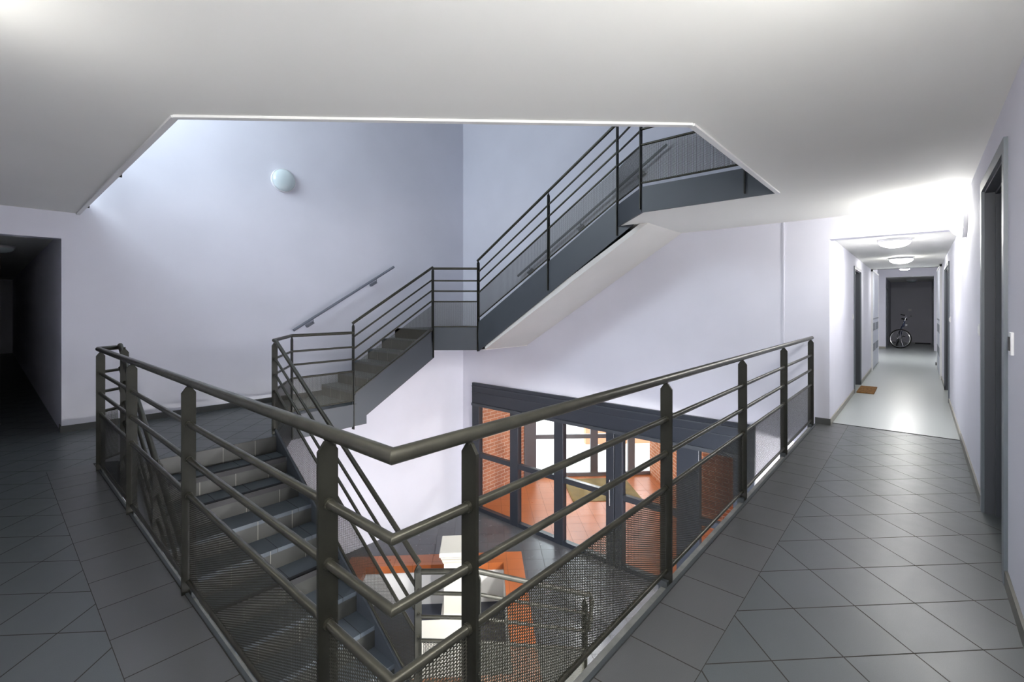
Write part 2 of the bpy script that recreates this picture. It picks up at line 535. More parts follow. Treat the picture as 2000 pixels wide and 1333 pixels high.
# right wall with a door recess
w = MB()
DX0, DX1, DH = 3.455, 4.50, 2.19
w.box(WN, DX0, WR - 0.15, WR, 0.0, CZ)
w.box(DX1, 9.35, WR - 0.15, WR, 0.0, CZ)
w.box(DX0, DX1, WR - 0.15, WR, DH, CZ)
w.box(DX0 - 0.1, DX1 + 0.1, WR - 0.35, WR - 0.15, 0.0, DH + 0.1)
w.box(9.35, 10.75, WR - 0.15, WR, 2.03, 2.30)
w.box(9.25, 10.85, WR - 0.3, WR - 0.15, 0, 2.3)
w.box(10.75, 13.2, WR - 0.15, WR, 0, 2.30)
w.box(13.2, 14.9, WR - 0.15, WR, 0, 2.75)
struct('wall_right', w, M['wall'], 'pale wall running along the right side into the corridor', 'wall')
# corridor left wall and end
w = MB()
w.box(WB + 0.15, 9.40, 0.80, 0.95, 0, 2.30)
w.box(9.40, 10.45, 0.80, 0.95, 2.03, 2.30); w.box(9.3, 10.55, 0.95, 1.1, 0, 2.3)
w.box(10.45, 13.2, 0.80, 0.95, 0, 2.30); w.box(13.2, 15.0, 0.80, 0.95, 0, 2.75)
w.box(15.0, 20.3, 1.12, 1.25, 0, 2.75); w.box(15.0, 15.05, 0.8, 1.25, 0, 2.75)
w.box(13.1, 13.2, -1.2, 1.6, 2.25, 2.8)
w.box(20.2, 20.35, 0.85, 1.25, 0, 2.75)
w.box(20.2, 20.35, -0.36, 0.85, 2.43, 2.75)
w.box(20.2, 20.35, -1.2, -0.36, 0, 2.75)
w.box(14.9, 20.3, -0.62, -0.50, 0, 2.75)
struct('wall_corridor', w, M['wall'], 'pale left wall and far end of the lit corridor', 'wall')
w = MB()
w.box(20.35, 24.8, 0.87, 1.0, 0, 2.43); w.box(20.35, 24.8, -0.5, -0.38, 0, 2.43); w.box(24.6, 24.8, -0.5, 1.0, 0, 2.43)
struct('wall_end', w, M['dark_wall'], 'grey walls of the unlit hall behind the bicycle', 'wall')
# unlit passage on the left
w = MB()
w.box(0.566, 0.70, WL + 0.15, 21.0, 0, 2.25); w.box(-1.0, -0.85, WL, 21.0, 0, 2.25); w.box(-1.0, 0.7, 20.9, 21.0, 0, 2.25)
w.box(-0.85, WN + 0.0, WL, WL + 0.15, 0, 2.17)
struct('wall_passage', w, M['wall'], 'walls of the unlit passage on the far left', 'wall')
# outer wall of the left arm (behind the picture's left edge) with the gallery window above
w = MB()
w.box(WN - 0.15, WN, WR - 0.15, WL + 0.1, 0, 3.55)
w.box(WN - 0.15, WN, WR - 0.15, 4.6, 3.55, TOP); w.box(WN - 0.15, WN, 7.0, WL + 0.1, 3.55, TOP); w.box(WN - 0.15, WN, 4.6, 7.0, 5.15, TOP)
w.box(WN - 1.1, WN - 1.0, -1.4, WL, GZ - 0.2, -0.30)
w.box(WN - 1.1, WB, -1.5, -1.4, GZ - 0.2, -0.30)
w.box(WN - 0.15, WB + 0.15, WR - 0.15, WR, UZ - 0.2, TOP)
struct('wall_near', w, M['wall'], 'pale walls behind and to the left of the camera', 'wall')
# gallery window
wn = thing('window_1', 'wide gallery window on the upper storey, left', 'window', (WN - 0.08, 5.8, 3.55), kind='structure')
b = MB()
for z0, z1 in ((3.55, 3.60), (5.10, 5.15)): b.box(WN - 0.10, WN - 0.05, 4.6, 7.0, z0, z1)
for y in (4.6, 5.38, 6.16, 6.95): b.box(WN - 0.10, WN - 0.05, y, y + 0.05, 3.60, 5.10)
b.build('window_frame', M['frame_dark'], wn)
b = MB(); b.box(WN - 0.078, WN - 0.072, 4.65, 6.95, 3.6, 5.1); b.build('window_pane', M['glass'], wn)
# --- skirtings
s = MB(); s.box(0.566, 3.56, WL - 0.012, WL, 0, 0.075); s.box(0.556, 0.568, WL - 0.012, WL + 0.15, 0, 0.075)
struct('baseboard_left', s, M['skirt'], 'dark tile skirting along the left stairwell wall', 'skirting')
s = MB(); s.box(WB - 0.012, WB, 0.79, OY + 0.02, 0, 0.075)
struct('baseboard_back', s, M['skirt'], 'dark tile skirting on the pier beside the corridor', 'skirting')
s = MB(); s.box(WN, DX0 - 0.06, WR, WR + 0.013, 0, 0.075); s.box(DX1 + 0.06, 6.77, WR, WR + 0.013, 0, 0.075)
struct('baseboard_right', s, mat('skirting_grey_beige', (0.15, 0.145, 0.125), 0.5), 'beige grey tile skirting along the right wall', 'skirting')
s = MB(); s.box(6.77, 9.35, WR, WR + 0.012, 0, 0.07); s.box(10.75, 14.9, WR, WR + 0.012, 0, 0.07)
s.box(6.64, 9.40, 0.788, 0.80, 0, 0.07); s.box(10.45, 12.9, 0.788, 0.80, 0, 0.07); s.box(20.19, 20.2, 0.85, 1.12, 0, 0.07)
struct('baseboard_corridor', s, M['skirt_l'], 'beige skirting on both sides of the corridor', 'skirting')

# ================================================================== RAILINGS
RAILS = (0.83, 0.655)
HR, PT, PB = 1.035, 0.48, 0.055


def panel_mesh(th, p0, p1, inset_=0.012, mi=0):
    """perforated sheet between two plan/height points (walking line), UV in metres"""
    p0, p1 = Vector(p0), Vector(p1)
    L = math.hypot(p1.x - p0.x, p1.y - p0.y)
    s0 = inset_ / L
    a, b = p0.lerp(p1, s0), p0.lerp(p1, 1 - s0)
    L *= (1 - 2 * s0)
    m = MB()
    nn = Vector((-(b.y - a.y), b.x - a.x, 0)).normalized() * 0.0009
    for s_ in (-1, 1):      # front and back face of the punched sheet
        q = [(a.x + s_ * nn.x, a.y + s_ * nn.y, a.z + PB), (b.x + s_ * nn.x, b.y + s_ * nn.y, b.z + PB),
             (b.x + s_ * nn.x, b.y + s_ * nn.y, b.z + PT), (a.x + s_ * nn.x, a.y + s_ * nn.y, a.z + PT)]
        m.face(q, 0, [(0, q[0][2]), (L, q[1][2]), (L, q[2][2]), (0, q[3][2])])
    o = m.build('mesh_panel', M['mesh'], th)
    b_ = MB()
    b_.tube([(p0.x, p0.y, p0.z + PB), (p1.x, p1.y, p1.z + PB)], 0.011)
    b_.build('bottom_rail', M['steel'], th)
    return o


def post(th, x, y, zbase, ztop, wdir, w=0.060, t=0.011):
    """flat steel post with a pointed head and a pin up to the handrail; wdir is the direction of its width"""
    wd = Vector((*wdir, 0)).normalized(); n = Vector((-wd.y, wd.x, 0))
    h = w / 2
    prof = [(-h, zbase), (h, zbase), (h, ztop - 0.034), (0.010, ztop - 0.006), (-0.010, ztop - 0.006), (-h, ztop - 0.034)]
    c_ = Vector((x, y, 0)) - n * t / 2
    pts = [c_ + wd * a + Vector((0, 0, z)) for a, z in prof]
    m = MB(); m.extrude(pts, n * t)
    m.tube([(x, y, ztop - 0.010), (x, y, ztop + 0.012)], 0.008, 10)
    return m.build('post', M['steel_post'], th)


def collars(mb, x, y, z, d, r=0.0165):
    d = Vector(d).normalized() * 0.016
    p = Vector((x, y, z)); mb.tube([p - d, p + d], r, 12)


def railing(th, path, rail_r=0.0205, mid_r=0.0135, hand_ext=None, top=True, panel=True):
    """path: list of (x, y, z of walking line); builds handrail, three thin rails and the sheet panels"""
    P = [Vector(p) for p in path]
    if top:
        m = MB(); m.tube([(p.x, p.y, p.z + HR) for p in (hand_ext or P)], rail_r, 16)
        m.build('handrail', M['steel'], th)
    for h in RAILS + (PT,):
        m = MB(); m.tube([(p.x, p.y, p.z + h) for p in P], mid_r, 12)
        m.build('rail', M['steel'], th)


# --- main guard around the void (L-shaped)
GX, GY = 0.660, 0.970
mg = thing('guard_railing', 'L-shaped steel guard railing with perforated panels, in front around the stairwell opening', 'railing', (GX, GY, 0))
LEND, REND = 5.41, 6.58
railing(mg, [(0.82, 5.54, 0), (GX, LEND, 0), (GX, GY, 0), (REND, GY, 0)])
lp = [1.296, 2.69, 4.02, 5.30]
rp = [0.921, 2.30, 3.66, 5.04, 6.50]
for k, (x, y) in enumerate([(GX, y) for y in lp] + [(x, GY) for x in rp]):
    left = k < len(lp)
    p_ = post(mg, x, y, -0.035, HR - 0.018, (1, 0) if left else (0, 1))
    for h in RAILS + (PT,):
        m = MB(); collars(m, x, y, h, (0, 1, 0) if left else (1, 0, 0)); m.build('collar', M['steel'], p_)
    m = MB()
    if left: m.box(OX + 0.02, OX + 0.05, y - 0.03, y + 0.03, -0.10, 0.012)
    else: m.box(x - 0.03, x + 0.03, OY + 0.03, OY + 0.075, -0.10, 0.012)
    m.build('foot_bracket', M['edge_dark'], p_)
ys = [GY] + lp + [LEND]
for a, b in zip(ys[:-1], ys[1:]): panel_mesh(mg, (GX, a, 0), (GX, b, 0))
panel_mesh(mg, (GX, LEND, 0), (0.82, 5.54, 0))
xs = [GX] + rp + [REND]
for a, b in zip(xs[:-1], xs[1:]): panel_mesh(mg, (a, GY, 0), (b, GY, 0))
# kerb: dark steel angle against the tiles and a paler ledge on the slab nose
m = MB()
m.box(OX, 6.62, OY, OY + 0.018, -0.05, 0.006); m.box(OX, OX + 0.014, OY, 5.50, -0.05, 0.006)
m.build('edge_angle', M['edge_dark'], mg)
m = MB()
m.box(OX + 0.012, 6.62, OY + 0.018, OY + 0.062, -0.10, -0.020); m.box(OX + 0.014, OX + 0.036, OY + 0.06, 5.48, -0.10, -0.020)
m.build('kerb', M['kerb'], mg)
SL = 0.614            # slope of every flight (0.170 / 0.277)
RIS, TRD = 0.170, 0.277

# --- stair railing on the left side of the descending flight
F1Y, F1E = 5.267, 5.267 - 9 * TRD          # head of the flight, edge of the lower landing
def z1(y): return -(F1Y - y) * SL
lr = thing('stair_railing', 'steel stair railing on the left side of the flight going down', 'railing', (0.84, 5.5, 0))
railing(lr, [(0.82, 5.50, z1(5.30)), (0.82, 2.80, z1(2.80))])
for y in (5.30, 4.1, 2.9): post(lr, 0.82, y, z1(y) - 0.30, z1(y) + HR - 0.02, (1, 0))
for a, b in ((5.30, 4.1), (4.1, 2.9)): panel_mesh(lr, (0.82, a, z1(a)), (0.82, b, z1(b)))

# --- right side of the descending flight
FX = 2.12
rr = thing('stair_railing', 'steel stair railing on the right side of the flight going down, beside the grey stringer', 'railing', (FX, 5.38, 0))
railing(rr, [(FX, 5.38, 0.0), (FX, 5.30, -0.02), (FX, 2.78, z1(2.78) )])
for y in (5.36, 4.06, 2.79): post(rr, FX, y, (z1(min(y, F1Y))) - (0.28 if y < 5.3 else 0.30), min(z1(y), 0) + HR - 0.022, (1, 0))
for a, b in ((5.36, 4.06), (4.06, 2.79)): panel_mesh(rr, (FX, a, min(0, z1(a))), (FX, b, z1(b)))

# --- lower landing and last flight down
LZ = -9 * RIS
def z2(x): return LZ - (x - 2.40) * SL
l2 = thing('stair_railing', 'low steel railing of the last flight down, running towards the entrance screen', 'railing', (2.4, 2.43, LZ))
hx = 3.86
railing(l2, [(FX, 2.75, LZ), (2.38, 2.43, LZ), (hx, 2.43, z2(hx) + 0.02)], top=False)
m = MB()
hp = [(FX, 2.75, LZ + 0.985), (2.38, 2.43, LZ + 1.0), (hx, 2.43, z2(hx) + HR)]
for k in range(1, 7):
    a = k / 6 * math.radians(118)
    hp.append((hx + 0.10 * math.sin(a) , 2.43, z2(hx) + HR - 0.10 * (1 - math.cos(a)) - 0.03 * k / 6))
hp.append((hx + 0.05, 2.43, z2(hx) + 0.66))
m.tube(hp, 0.0205, 16); m.build('handrail', M['steel'], l2)
post(l2, 2.385, 2.43, LZ - 0.2, LZ + HR - 0.055, (0, 1)); post(l2, hx - 0.03, 2.43, GZ, z2(hx) + HR - 0.03, (0, 1))
panel_mesh(l2, (FX, 2.75, LZ), (2.38, 2.43, LZ)); panel_mesh(l2, (2.38, 2.43, LZ), (hx, 2.43, z2(hx)))

# --- landing railing between the two stair heads on this storey
g0 = thing('landing_railing', 'short steel railing along the landing beside the left wall, with perforated panels', 'railing', (2.6, 6.12, 0))
railing(g0, [(FX, 5.38, 0), (2.62, 6.10, 0), (3.52, 6.13, 0)])
post(g0, 2.63, 6.11, -0.30, HR - 0.02, (0, 1))
panel_mesh(g0, (FX, 5.38, 0), (2.62, 6.10, 0)); panel_mesh(g0, (2.62, 6.10, 0), (3.52, 6.13, 0))

# --- flight A (up, along the left wall), landing B, flight C (up, along the back wall), gallery
AX, AY = 3.56, 6.14
def zA(x): return RIS + (x - AX) * SL
BX, BZ = AX + 5 * TRD, 6 * RIS          # 4.945, 1.02
CY, CXX = 5.55, 5.50
def zC(y): return BZ + RIS + (CY - y) * SL
ra = thing('stair_railing', 'steel railing of the short flight going up along the left wall', 'railing', (AX, AY, 0))
railing(ra, [(3.505, AY, zA(3.505)), (4.97, AY, BZ + 0.02)])
post(ra, 3.515, AY, -0.36, zA(3.515) + HR - 0.02, (0, 1)); post(ra, 4.972, AY, 0.56, BZ + HR - 0.005, (0, 1))
panel_mesh(ra, (3.515, AY, zA(3.515) - 0.05), (4.972, AY, BZ - 0.05))
rb = thing('landing_railing', 'short level steel railing at the turn of the upper stair, across the corner', 'railing', (5.2, 5.9, BZ))
railing(rb, [(4.975, AY, BZ), (5.48, 5.60, BZ)])
panel_mesh(rb, (4.975, AY, BZ), (5.48, 5.60, BZ))
rc = thing('stair_railing', 'long steel railing of the highest flight climbing along the back wall', 'railing', (CXX, CY, BZ))
railing(rc, [(CXX, 5.61, zC(5.61)), (CXX, 2.985, UZ + 0.075)])
for y, b0 in ((5.59, 0.66), (4.115, None), (2.985, None)):
    post(rc, CXX, y, b0 if b0 else zC(y) - 0.42, zC(y) + HR - 0.02 if y > 3 else UZ + 0.07 + HR, (1, 0))
panel_mesh(rc, (CXX, 5.59, zC(5.59)), (CXX, 4.115, zC(4.115))); panel_mesh(rc, (CXX, 4.115, zC(4.115)), (CXX, 2.985, zC(2.985)))
rg = thing('guard_railing', 'steel guard railing with perforated panels on the upper gallery, top right of the stair', 'railing', (4.86, 2.3, UZ))
railing(rg, [(CXX, 2.985, UZ + 0.06), (4.855, 2.33, UZ + 0.02), (4.855, 0.99, UZ + 0.02), (2.75, 0.99, UZ + 0.02)])
for (x, y), d in (((4.858, 2.345), (1, 0)), ((4.855, 1.264), (1, 0)), ((3.6, 0.99), (0, 1))): post(rg, x, y, 2.50, UZ + HR, d)
for a, b in (((CXX, 2.985), (4.858, 2.345)), ((4.855, 2.345), (4.855, 1.264)), ((4.855, 1.264), (4.855, 0.99))):
    panel_mesh(rg, (*a, UZ + 0.02), (*b, UZ + 0.02))
# upper guard over the left arm: only the tips of its posts show below the slab edge
ru = thing('guard_railing', 'upper storey guard railing whose post feet peep below the left ceiling edge', 'railing', (0.73, 5.0, UZ))
railing(ru, [(0.735, 7.05, UZ), (0.735, 3.20, UZ)])
for y in (3.22, 5.05, 6.88): post(ru, 0.735, y, 2.497, UZ + HR - 0.02, (1, 0))
for a, b in ((6.88, 5.05), (5.05, 3.22)): panel_mesh(ru, (0.735, a, UZ), (0.735, b, UZ))

# ================================================================== STAIRS
def make_step(th, x0, x1, y0, y1, ztop, drop, axis, front, tilew=0.30):
    """one step: dark tread slab, tiled riser below its front edge, pale joints in the riser"""
    st = MB()
    st.box(x0, x1, y0, y1, ztop - 0.035, ztop, 0)
    if axis == 'y':      # front edge faces -y, riser at y=front
        st.box(x0, x1, front, front + 0.02, ztop - drop, ztop - 0.035, 1)
        k = x0 + 0.13
        while k < x1: st.box(k, k + 0.003, front - 0.0012, front, ztop - drop, ztop - 0.004, 2); k += tilew
    elif axis == 'x+':   # front edge faces +x
        st.box(front - 0.02, front, y0, y1, ztop - drop, ztop - 0.035, 1)
        k = y0 + 0.13
        while k < y1: st.box(front, front + 0.0012, k, k + 0.003, ztop - drop, ztop - 0.004, 2); k += tilew
    elif axis == 'x-':   # front edge faces -x
        st.box(front, front + 0.02, y0, y1, ztop - drop, ztop - 0.035, 1)
        k = y0 + 0.13
        while k < y1: st.box(front - 0.0012, front, k, k + 0.003, ztop - drop, ztop - 0.004, 2); k += tilew
    elif axis == 'y+':   # front edge faces +y
        st.box(x0, x1, front - 0.02, front, ztop - drop, ztop - 0.035, 1)
        k = x0 + 0.13
        while k < x1: st.box(k, k + 0.003, front, front + 0.0012, ztop - drop, ztop - 0.004, 2); k += tilew
    return st.build('step', [M['tile_step'], M['riser'], M['skirt_l']], th)


lo = thing('staircase', 'tiled staircase going down from this storey to the entrance hall', 'staircase', (1.5, F1Y, 0))
SX0, SX1 = 0.88, 2.095
# riser below the landing edge
m = MB(); m.box(SX0, SX1, F1Y - 0.014, F1Y + 0.0, -RIS, -0.001, 1)
k = SX0 + 0.10
while k < SX1: m.box(k, k + 0.003, F1Y - 0.0152, F1Y - 0.014, -RIS, -0.004, 2); k += 0.30
m.build('step', [M['tile_step'], M['riser'], M['skirt_l']], lo)
for i in range(1, 9):
    yf = F1Y - i * TRD
    s_ = make_step(lo, SX0, SX1, yf, yf + TRD, -i * RIS, RIS, 'y', yf)
    if i in (1, 2, 5):
        n_ = MB(); n_.box(SX0 + 0.01, SX1 - 0.01, yf - 0.006, yf + 0.012, -i * RIS - 0.045, -i * RIS + 0.004)
        n_.box(SX0 + 0.01, SX1 - 0.01, yf - 0.002, yf + 0.05, -i * RIS, -i * RIS + 0.004)
        o_ = n_.build('nosing', M['black'], s_); o_['label'] = 'black rubber anti-slip nosing'
m = MB(); m.box(SX0, 2.40, 1.25, F1E, LZ - 0.15, LZ); m.prism([(2.40, 1.25), (2.40, 2.40), (2.12, 2.72), (2.12, 1.25)], LZ - 0.15, LZ - 0.001)
m.build('landing', M['tile_step'], lo)
for i in range(1, 7):
    xf = 2.40 + i * TRD
    make_step(lo, xf - TRD, xf, 1.25, 2.38, LZ - i * RIS, RIS, 'x+', xf)
# steel stringers and soffits
def stringer_y(mb, x, th_, ya, yb, zf, up, dn):
    mb.extrude([(x, ya, zf(ya) - dn), (x, yb, zf(yb) - dn), (x, yb, zf(yb) + up), (x, ya, zf(ya) + up)], (th_, 0, 0))
m = MB(); stringer_y(m, 2.095, 0.022, F1Y + 0.03, F1E - 0.02, z1, 0.045, 0.30); m.build('stringer', M['stringer'], lo)
m = MB(); stringer_y(m, SX0 - 0.022, 0.022, F1Y + 0.03, F1E - 0.02, z1, 0.045, 0.30); m.build('stringer', M['stringer'], lo)
m = MB()
m.extrude([(2.40, 2.385, z2(2.40) + 0.04), (4.06, 2.385, z2(4.06) + 0.04), (4.06, 2.385, GZ), (3.85, 2.385, GZ), (2.40, 2.385, LZ - 0.30)], (0, 0.022, 0))
m.build('stringer', M['stringer'], lo)
m = MB(); m.extrude([(SX0, F1Y, -0.25), (SX0, F1E, LZ - 0.25), (SX0, F1E, LZ - 0.22), (SX0, F1Y, -0.22)], (SX1 - SX0, 0, 0))
m.build('soffit', M['wall_warm'], lo)

up = thing('staircase', 'staircase going up to the next storey with dark grey stringers and white soffit', 'staircase', (AX, 6.6, 0))
for i in range(6):
    xf = AX + i * TRD
    if i < 5: make_step(up, xf, xf + TRD, AY + 0.02, WL - 0.002, (i + 1) * RIS, RIS, 'x-', xf)
m = MB(); m.box(BX, BX + 0.02, AY + 0.02, WL - 0.002, 5 * RIS, BZ, 0); m.build('step', M['riser'], up)
# turn landing
m = MB()
m.prism([(BX, AY), (4.98, AY), (5.50, 5.58), (WB - 0.002, 5.58), (WB - 0.002, WL - 0.002), (BX, WL - 0.002)], BZ - 0.20, BZ, 1, 0)
m.build('landing', [M['tile_step'], M['stringer']], up)
for i in range(10):
    yf = CY - i * TRD
    if i < 9: make_step(up, CXX + 0.02, WB - 0.002, yf - TRD, yf, BZ + (i + 1) * RIS, RIS, 'y+', yf)
m = MB(); m.box(CXX + 0.02, WB - 0.002, CY - 9 * TRD - 0.02, CY - 9 * TRD, BZ + 9 * RIS, UZ); m.build('step', M['riser'], up)
# stringers: one folded steel plate following landing 0, flight A, landing B, flight C
m = MB(); m.extrude([(3.50, AY, -0.32), (3.73, AY, -0.32), (3.73, AY, zA(3.73) - 0.47), (5.0, AY, zA(5.0) - 0.50), (5.0, AY, BZ + 0.03), (4.92, AY, BZ + 0.03),
                     (3.56, AY, zA(3.56) + 0.0), (3.50, AY, 0.03)], (0, 0.02, 0))
m.build('stringer', M['stringer'], up)
m = MB()
d_ = Vector((5.50 - 4.98, 5.59 - AY, 0)); n_ = Vector((-d_.y, d_.x, 0)).normalized() * 0.01
a_ = Vector((4.98, AY, 0)); b_ = Vector((5.505, 5.59, 0))
m.extrude([a_ + Vector((0, 0, 0.68)), b_ + Vector((0, 0, 0.68)), b_ + Vector((0, 0, BZ + 0.035)), a_ + Vector((0, 0, BZ + 0.035))], n_ * 2)
m.build('stringer', M['stringer'], up)
m = MB()
m.extrude([(CXX, 5.60, 0.665), (CXX, 5.60, zC(5.60) - 0.01), (CXX, 3.00, zC(3.00) + 0.02), (CXX, 2.97, UZ + 0.02), (CXX, 2.62, UZ + 0.02), (CXX, 2.62, 2.5),
           (CXX, 2.74, 2.48), (CXX, 5.56, 0.68)], (0.02, 0, 0))
m.build('stringer', M['stringer'], up)
m = MB()
m.extrude([(CXX + 0.02, 5.60, 0.69), (CXX + 0.02, 5.45, 0.70), (CXX + 0.02, 2.56, 2.475), (CXX + 0.02, 2.56, 2.54), (CXX + 0.02, 5.40, 0.86), (CXX + 0.02, 5.60, 0.86)], (WB - CXX - 0.022, 0, 0))
m.box(CXX + 0.02, WB - 0.002, 5.45, WL - 0.002, 0.69, 0.86)
m.box(BX, CXX + 0.02, AY + 0.02, WL - 0.002, 0.69, 0.83)
m.extrude([(3.75, AY + 0.02, zA(3.75) - 0.44), (4.98, AY + 0.02, zA(4.98) - 0.47), (4.98, AY + 0.02, zA(4.98) - 0.35), (3.75, AY + 0.02, zA(3.75) - 0.32)], (0, WL - AY - 0.03, 0))
m.build('soffit', M['wall_warm'], up)

# fascia of this storey's landing and of the upper gallery
m = MB()
for a, b in (((2.14, 5.38), (2.62, 6.12)), ((2.62, 6.12), (3.52, 6.14))):
    edge_board(m, a, b, -0.32, 0.0 - 0.002, 0.024)
struct('trim_4', m, M['stringer'], 'dark grey steel fascia along the landing edge by the left wall', 'fascia')
m = MB()
for a, b in (((CXX, 2.965), (4.862, 2.325)), ((4.862, 2.325), (4.862, 0.99))):
    edge_board(m, a, b, 2.465, UZ + 0.03, 0.024)
struct('trim_5', m, M['stringer'], 'dark grey steel fascia along the upper gallery edge', 'fascia')

# --- wall handrails
def wall_rail(label, p0, p1, off, brackets):
    th = thing('wall_handrail', label, 'handrail', p0)
    m = MB(); m.tube([p0, p1], 0.021, 14); m.build('rail', M['wall_rail'], th)
    P0, P1 = Vector(p0), Vector(p1); off = Vector(off)
    d = (P1 - P0).normalized()
    for t_ in brackets:
        p = P0.lerp(P1, t_)
        m = MB()
        q = p + Vector((0, 0, -0.075)) + off * 0.35
        m.tube([p + Vector((0, 0, -0.015)), p + Vector((0, 0, -0.06)), q], 0.007, 8)
        up_ = d.cross(off.normalized())
        m.obox(p + Vector((0, 0, -0.085)) + off * 0.65 - d * 0.03, d * 0.062, off * 0.35, up_ * 0.020)
        m.build('bracket', M['wall_rail'], th)
    return th
wall_rail('grey wall handrail on the left wall beside the short upper flight', (3.08, 7.10, 1.055), (4.86, 7.10, 2.13), (0, 0.09, 0), (0.17, 0.80))
wall_rail('dark wall handrail on the back wall behind the highest flight', (6.54, 5.60, 1.985), (6.54, 2.75, 3.77), (0.09, 0, 0), (0.10, 0.48, 0.86))

# ================================================================== LAMPS
def dome(label, loc, axis, sgn, r, depth, power=0.0, color=(1.0, 0.985, 0.955)):
    """round bulkhead lamp: plastic base ring and an opal dome; power > 0 makes the dome glow"""
    th = thing('ceiling_lamp' if axis == 'Z' else 'wall_lamp', label, 'lamp', loc)
    b = MB(); b.lathe([(r, 0), (r, sgn * 0.025), (r * 0.97, sgn * 0.033)], loc, axis, 40)
    b.build('base', M['lamp_base'], th)
    s_ = MB(); prof = [(r * 0.93, sgn * 0.029)]
    for k in range(1, 9):
        a = k / 9 * PI / 2
        prof.append((r * 0.93 * math.cos(a) + 0.001, sgn * (0.029 + (depth - 0.025) * math.sin(a))))
    prof.append((0.004, sgn * (depth + 0.004)))
    s_.lathe(prof, loc, axis, 32)
    if power:
        area = 2.2 * PI * (r * 0.93) * (r * 0.93 + depth) / 2
        shade = mat('lit_opal_shade', (0.85, 0.85, 0.83), 0.4, emit=color, strength=power / (PI * area))
    else: shade = M['lamp_off']
    s_.build('lamp_shade', shade, th)
    return th
dome('unlit round bulkhead lamp high on the left stairwell wall', (2.965, WL, 3.31), 'Y', -1, 0.178, 0.105)
dome('lit round wall lamp at the right, beside the corridor opening', (6.07, WR, 2.235), 'Y', 1, 0.175, 0.13, 15)
for x, y, z, r, dp, pw, lab in ((7.5, 0.23, 2.25, 0.17, 0.10, 10, 'lit round ceiling lamp, nearest one in the corridor'),
                                (10.3, 0.23, 2.25, 0.17, 0.10, 10, 'lit round ceiling lamp, second one in the corridor'),
                                (13.0, 0.23, 2.25, 0.09, 0.045, 8, 'small lit ceiling lamp, third one in the corridor'),
                                (16.5, 0.30, 2.70, 0.17, 0.10, 34, 'added fill lamp, hidden from view, in the widened far part of the corridor')):  # last one added out of sight to brighten the far end
    dome(lab, (x, y, z), 'Z', -1, r, dp, pw)
dome('unlit ceiling lamp in the dark hall behind the bicycle', (22.6, 0.2, 2.43), 'Z', -1, 0.17, 0.10)
dome('unlit ceiling lamp in the dark passage on the far left', (0.12, 9.5, 2.25), 'Z', -1, 0.17, 0.10)
# lamps out of view: the left one follows its ceiling glow, the others are added
dome('lit round wall lamp on the near left wall', (WN, 2.3, 2.20), 'X', 1, 0.175, 0.13, 2.8)
dome('added unseen fill lamp behind the camera', (WN, -0.02, 1.98), 'X', 1, 0.175, 0.13, 38)  # added to brighten the ceiling and near surfaces
dome('added unseen fill lamp on the near right wall', (1.3, WR, 2.18), 'Y', 1, 0.175, 0.10, 9)  # added to lift the ceiling over the right arm
for x, y, pw, lab in ((2.6, 0.3, 230, 'first added fill lamp, unseen, under the walkway in the entrance hall'),
                      (4.6, 0.3, 320, 'second added fill lamp, unseen, under the walkway in the entrance hall')):
    dome(lab, (x, y, -0.30), 'Z', -1, 0.17, 0.10, pw)  # both added, unseen, to brighten the lower hall walls
dome('added unseen fill lamp in the entrance porch', (8.2, 5.2, -0.28), 'Z', -1, 0.17, 0.10, 32)  # added fill for the porch, hidden behind the screen header

# ================================================================== ENTRANCE SCREEN
es = thing('entrance_screen', 'dark framed glazed entrance screen with doors on the ground floor', 'glazed screen', (WB, 4.2, GZ))
FX0, FX1 = 6.585, 6.70
m = MB()
m.box(FX0, FX1, 1.60, 6.874, -0.60, -0.135)
m.build('header', M['frame_dark'], es)
m = MB()
m.box(FX0 - 0.012, FX0, 1.60, 6.874, -0.215, -0.195); m.box(FX0 - 0.02, FX0, 1.60, 6.874, -0.60, -0.545)
m.box(FX0 - 0.008, FX0, 1.60, 6.874, -0.33, -0.32)
m.build('header_moulding', mat('header_line_paint', (0.035, 0.04, 0.048), 0.35), es)
for y0, y1 in ((6.68, 6.874), (5.645, 5.84), (4.62, 4.81), (3.635, 3.78), (3.49, 3.625), (2.31, 2.63), (1.60, 1.865)):
    m = MB(); m.box(FX0, FX1, y0, y1, GZ, -0.60); m.build('mullion', M['frame_dark'], es, bevel=0.006)
panes = ((5.84, 6.68), (4.81, 5.645), (3.78, 4.62), (2.63, 3.49), (1.865, 2.31))
for i, (y0, y1) in enumerate(panes):
    m = MB(); m.box(FX0 + 0.01, FX1 - 0.01, y0, y1, GZ, GZ + 0.075); m.build('bottom_rail', M['frame_dark'], es)
    m = MB(); m.box(FX0 + 0.015, FX1 - 0.02, y0, y1, -1.635, -1.545); m.build('cross_rail', M['frame_dark'], es)
    m = MB(); m.box(6.64, 6.648, y0, y1, GZ + 0.075, -0.60); m.build('pane', M['glass'], es)
m = MB(); m.tube([(6.56, 3.70, -1.75), (6.56, 3.70, -1.35)], 0.012, 10); m.tube([(6.56, 3.70, -1.75), (6.60, 3.70, -1.75)], 0.008, 8)
m.tube([(6.56, 3.70, -1.35), (6.60, 3.70, -1.35)], 0.008, 8); m.build('pull_handle', M['chrome'], es)

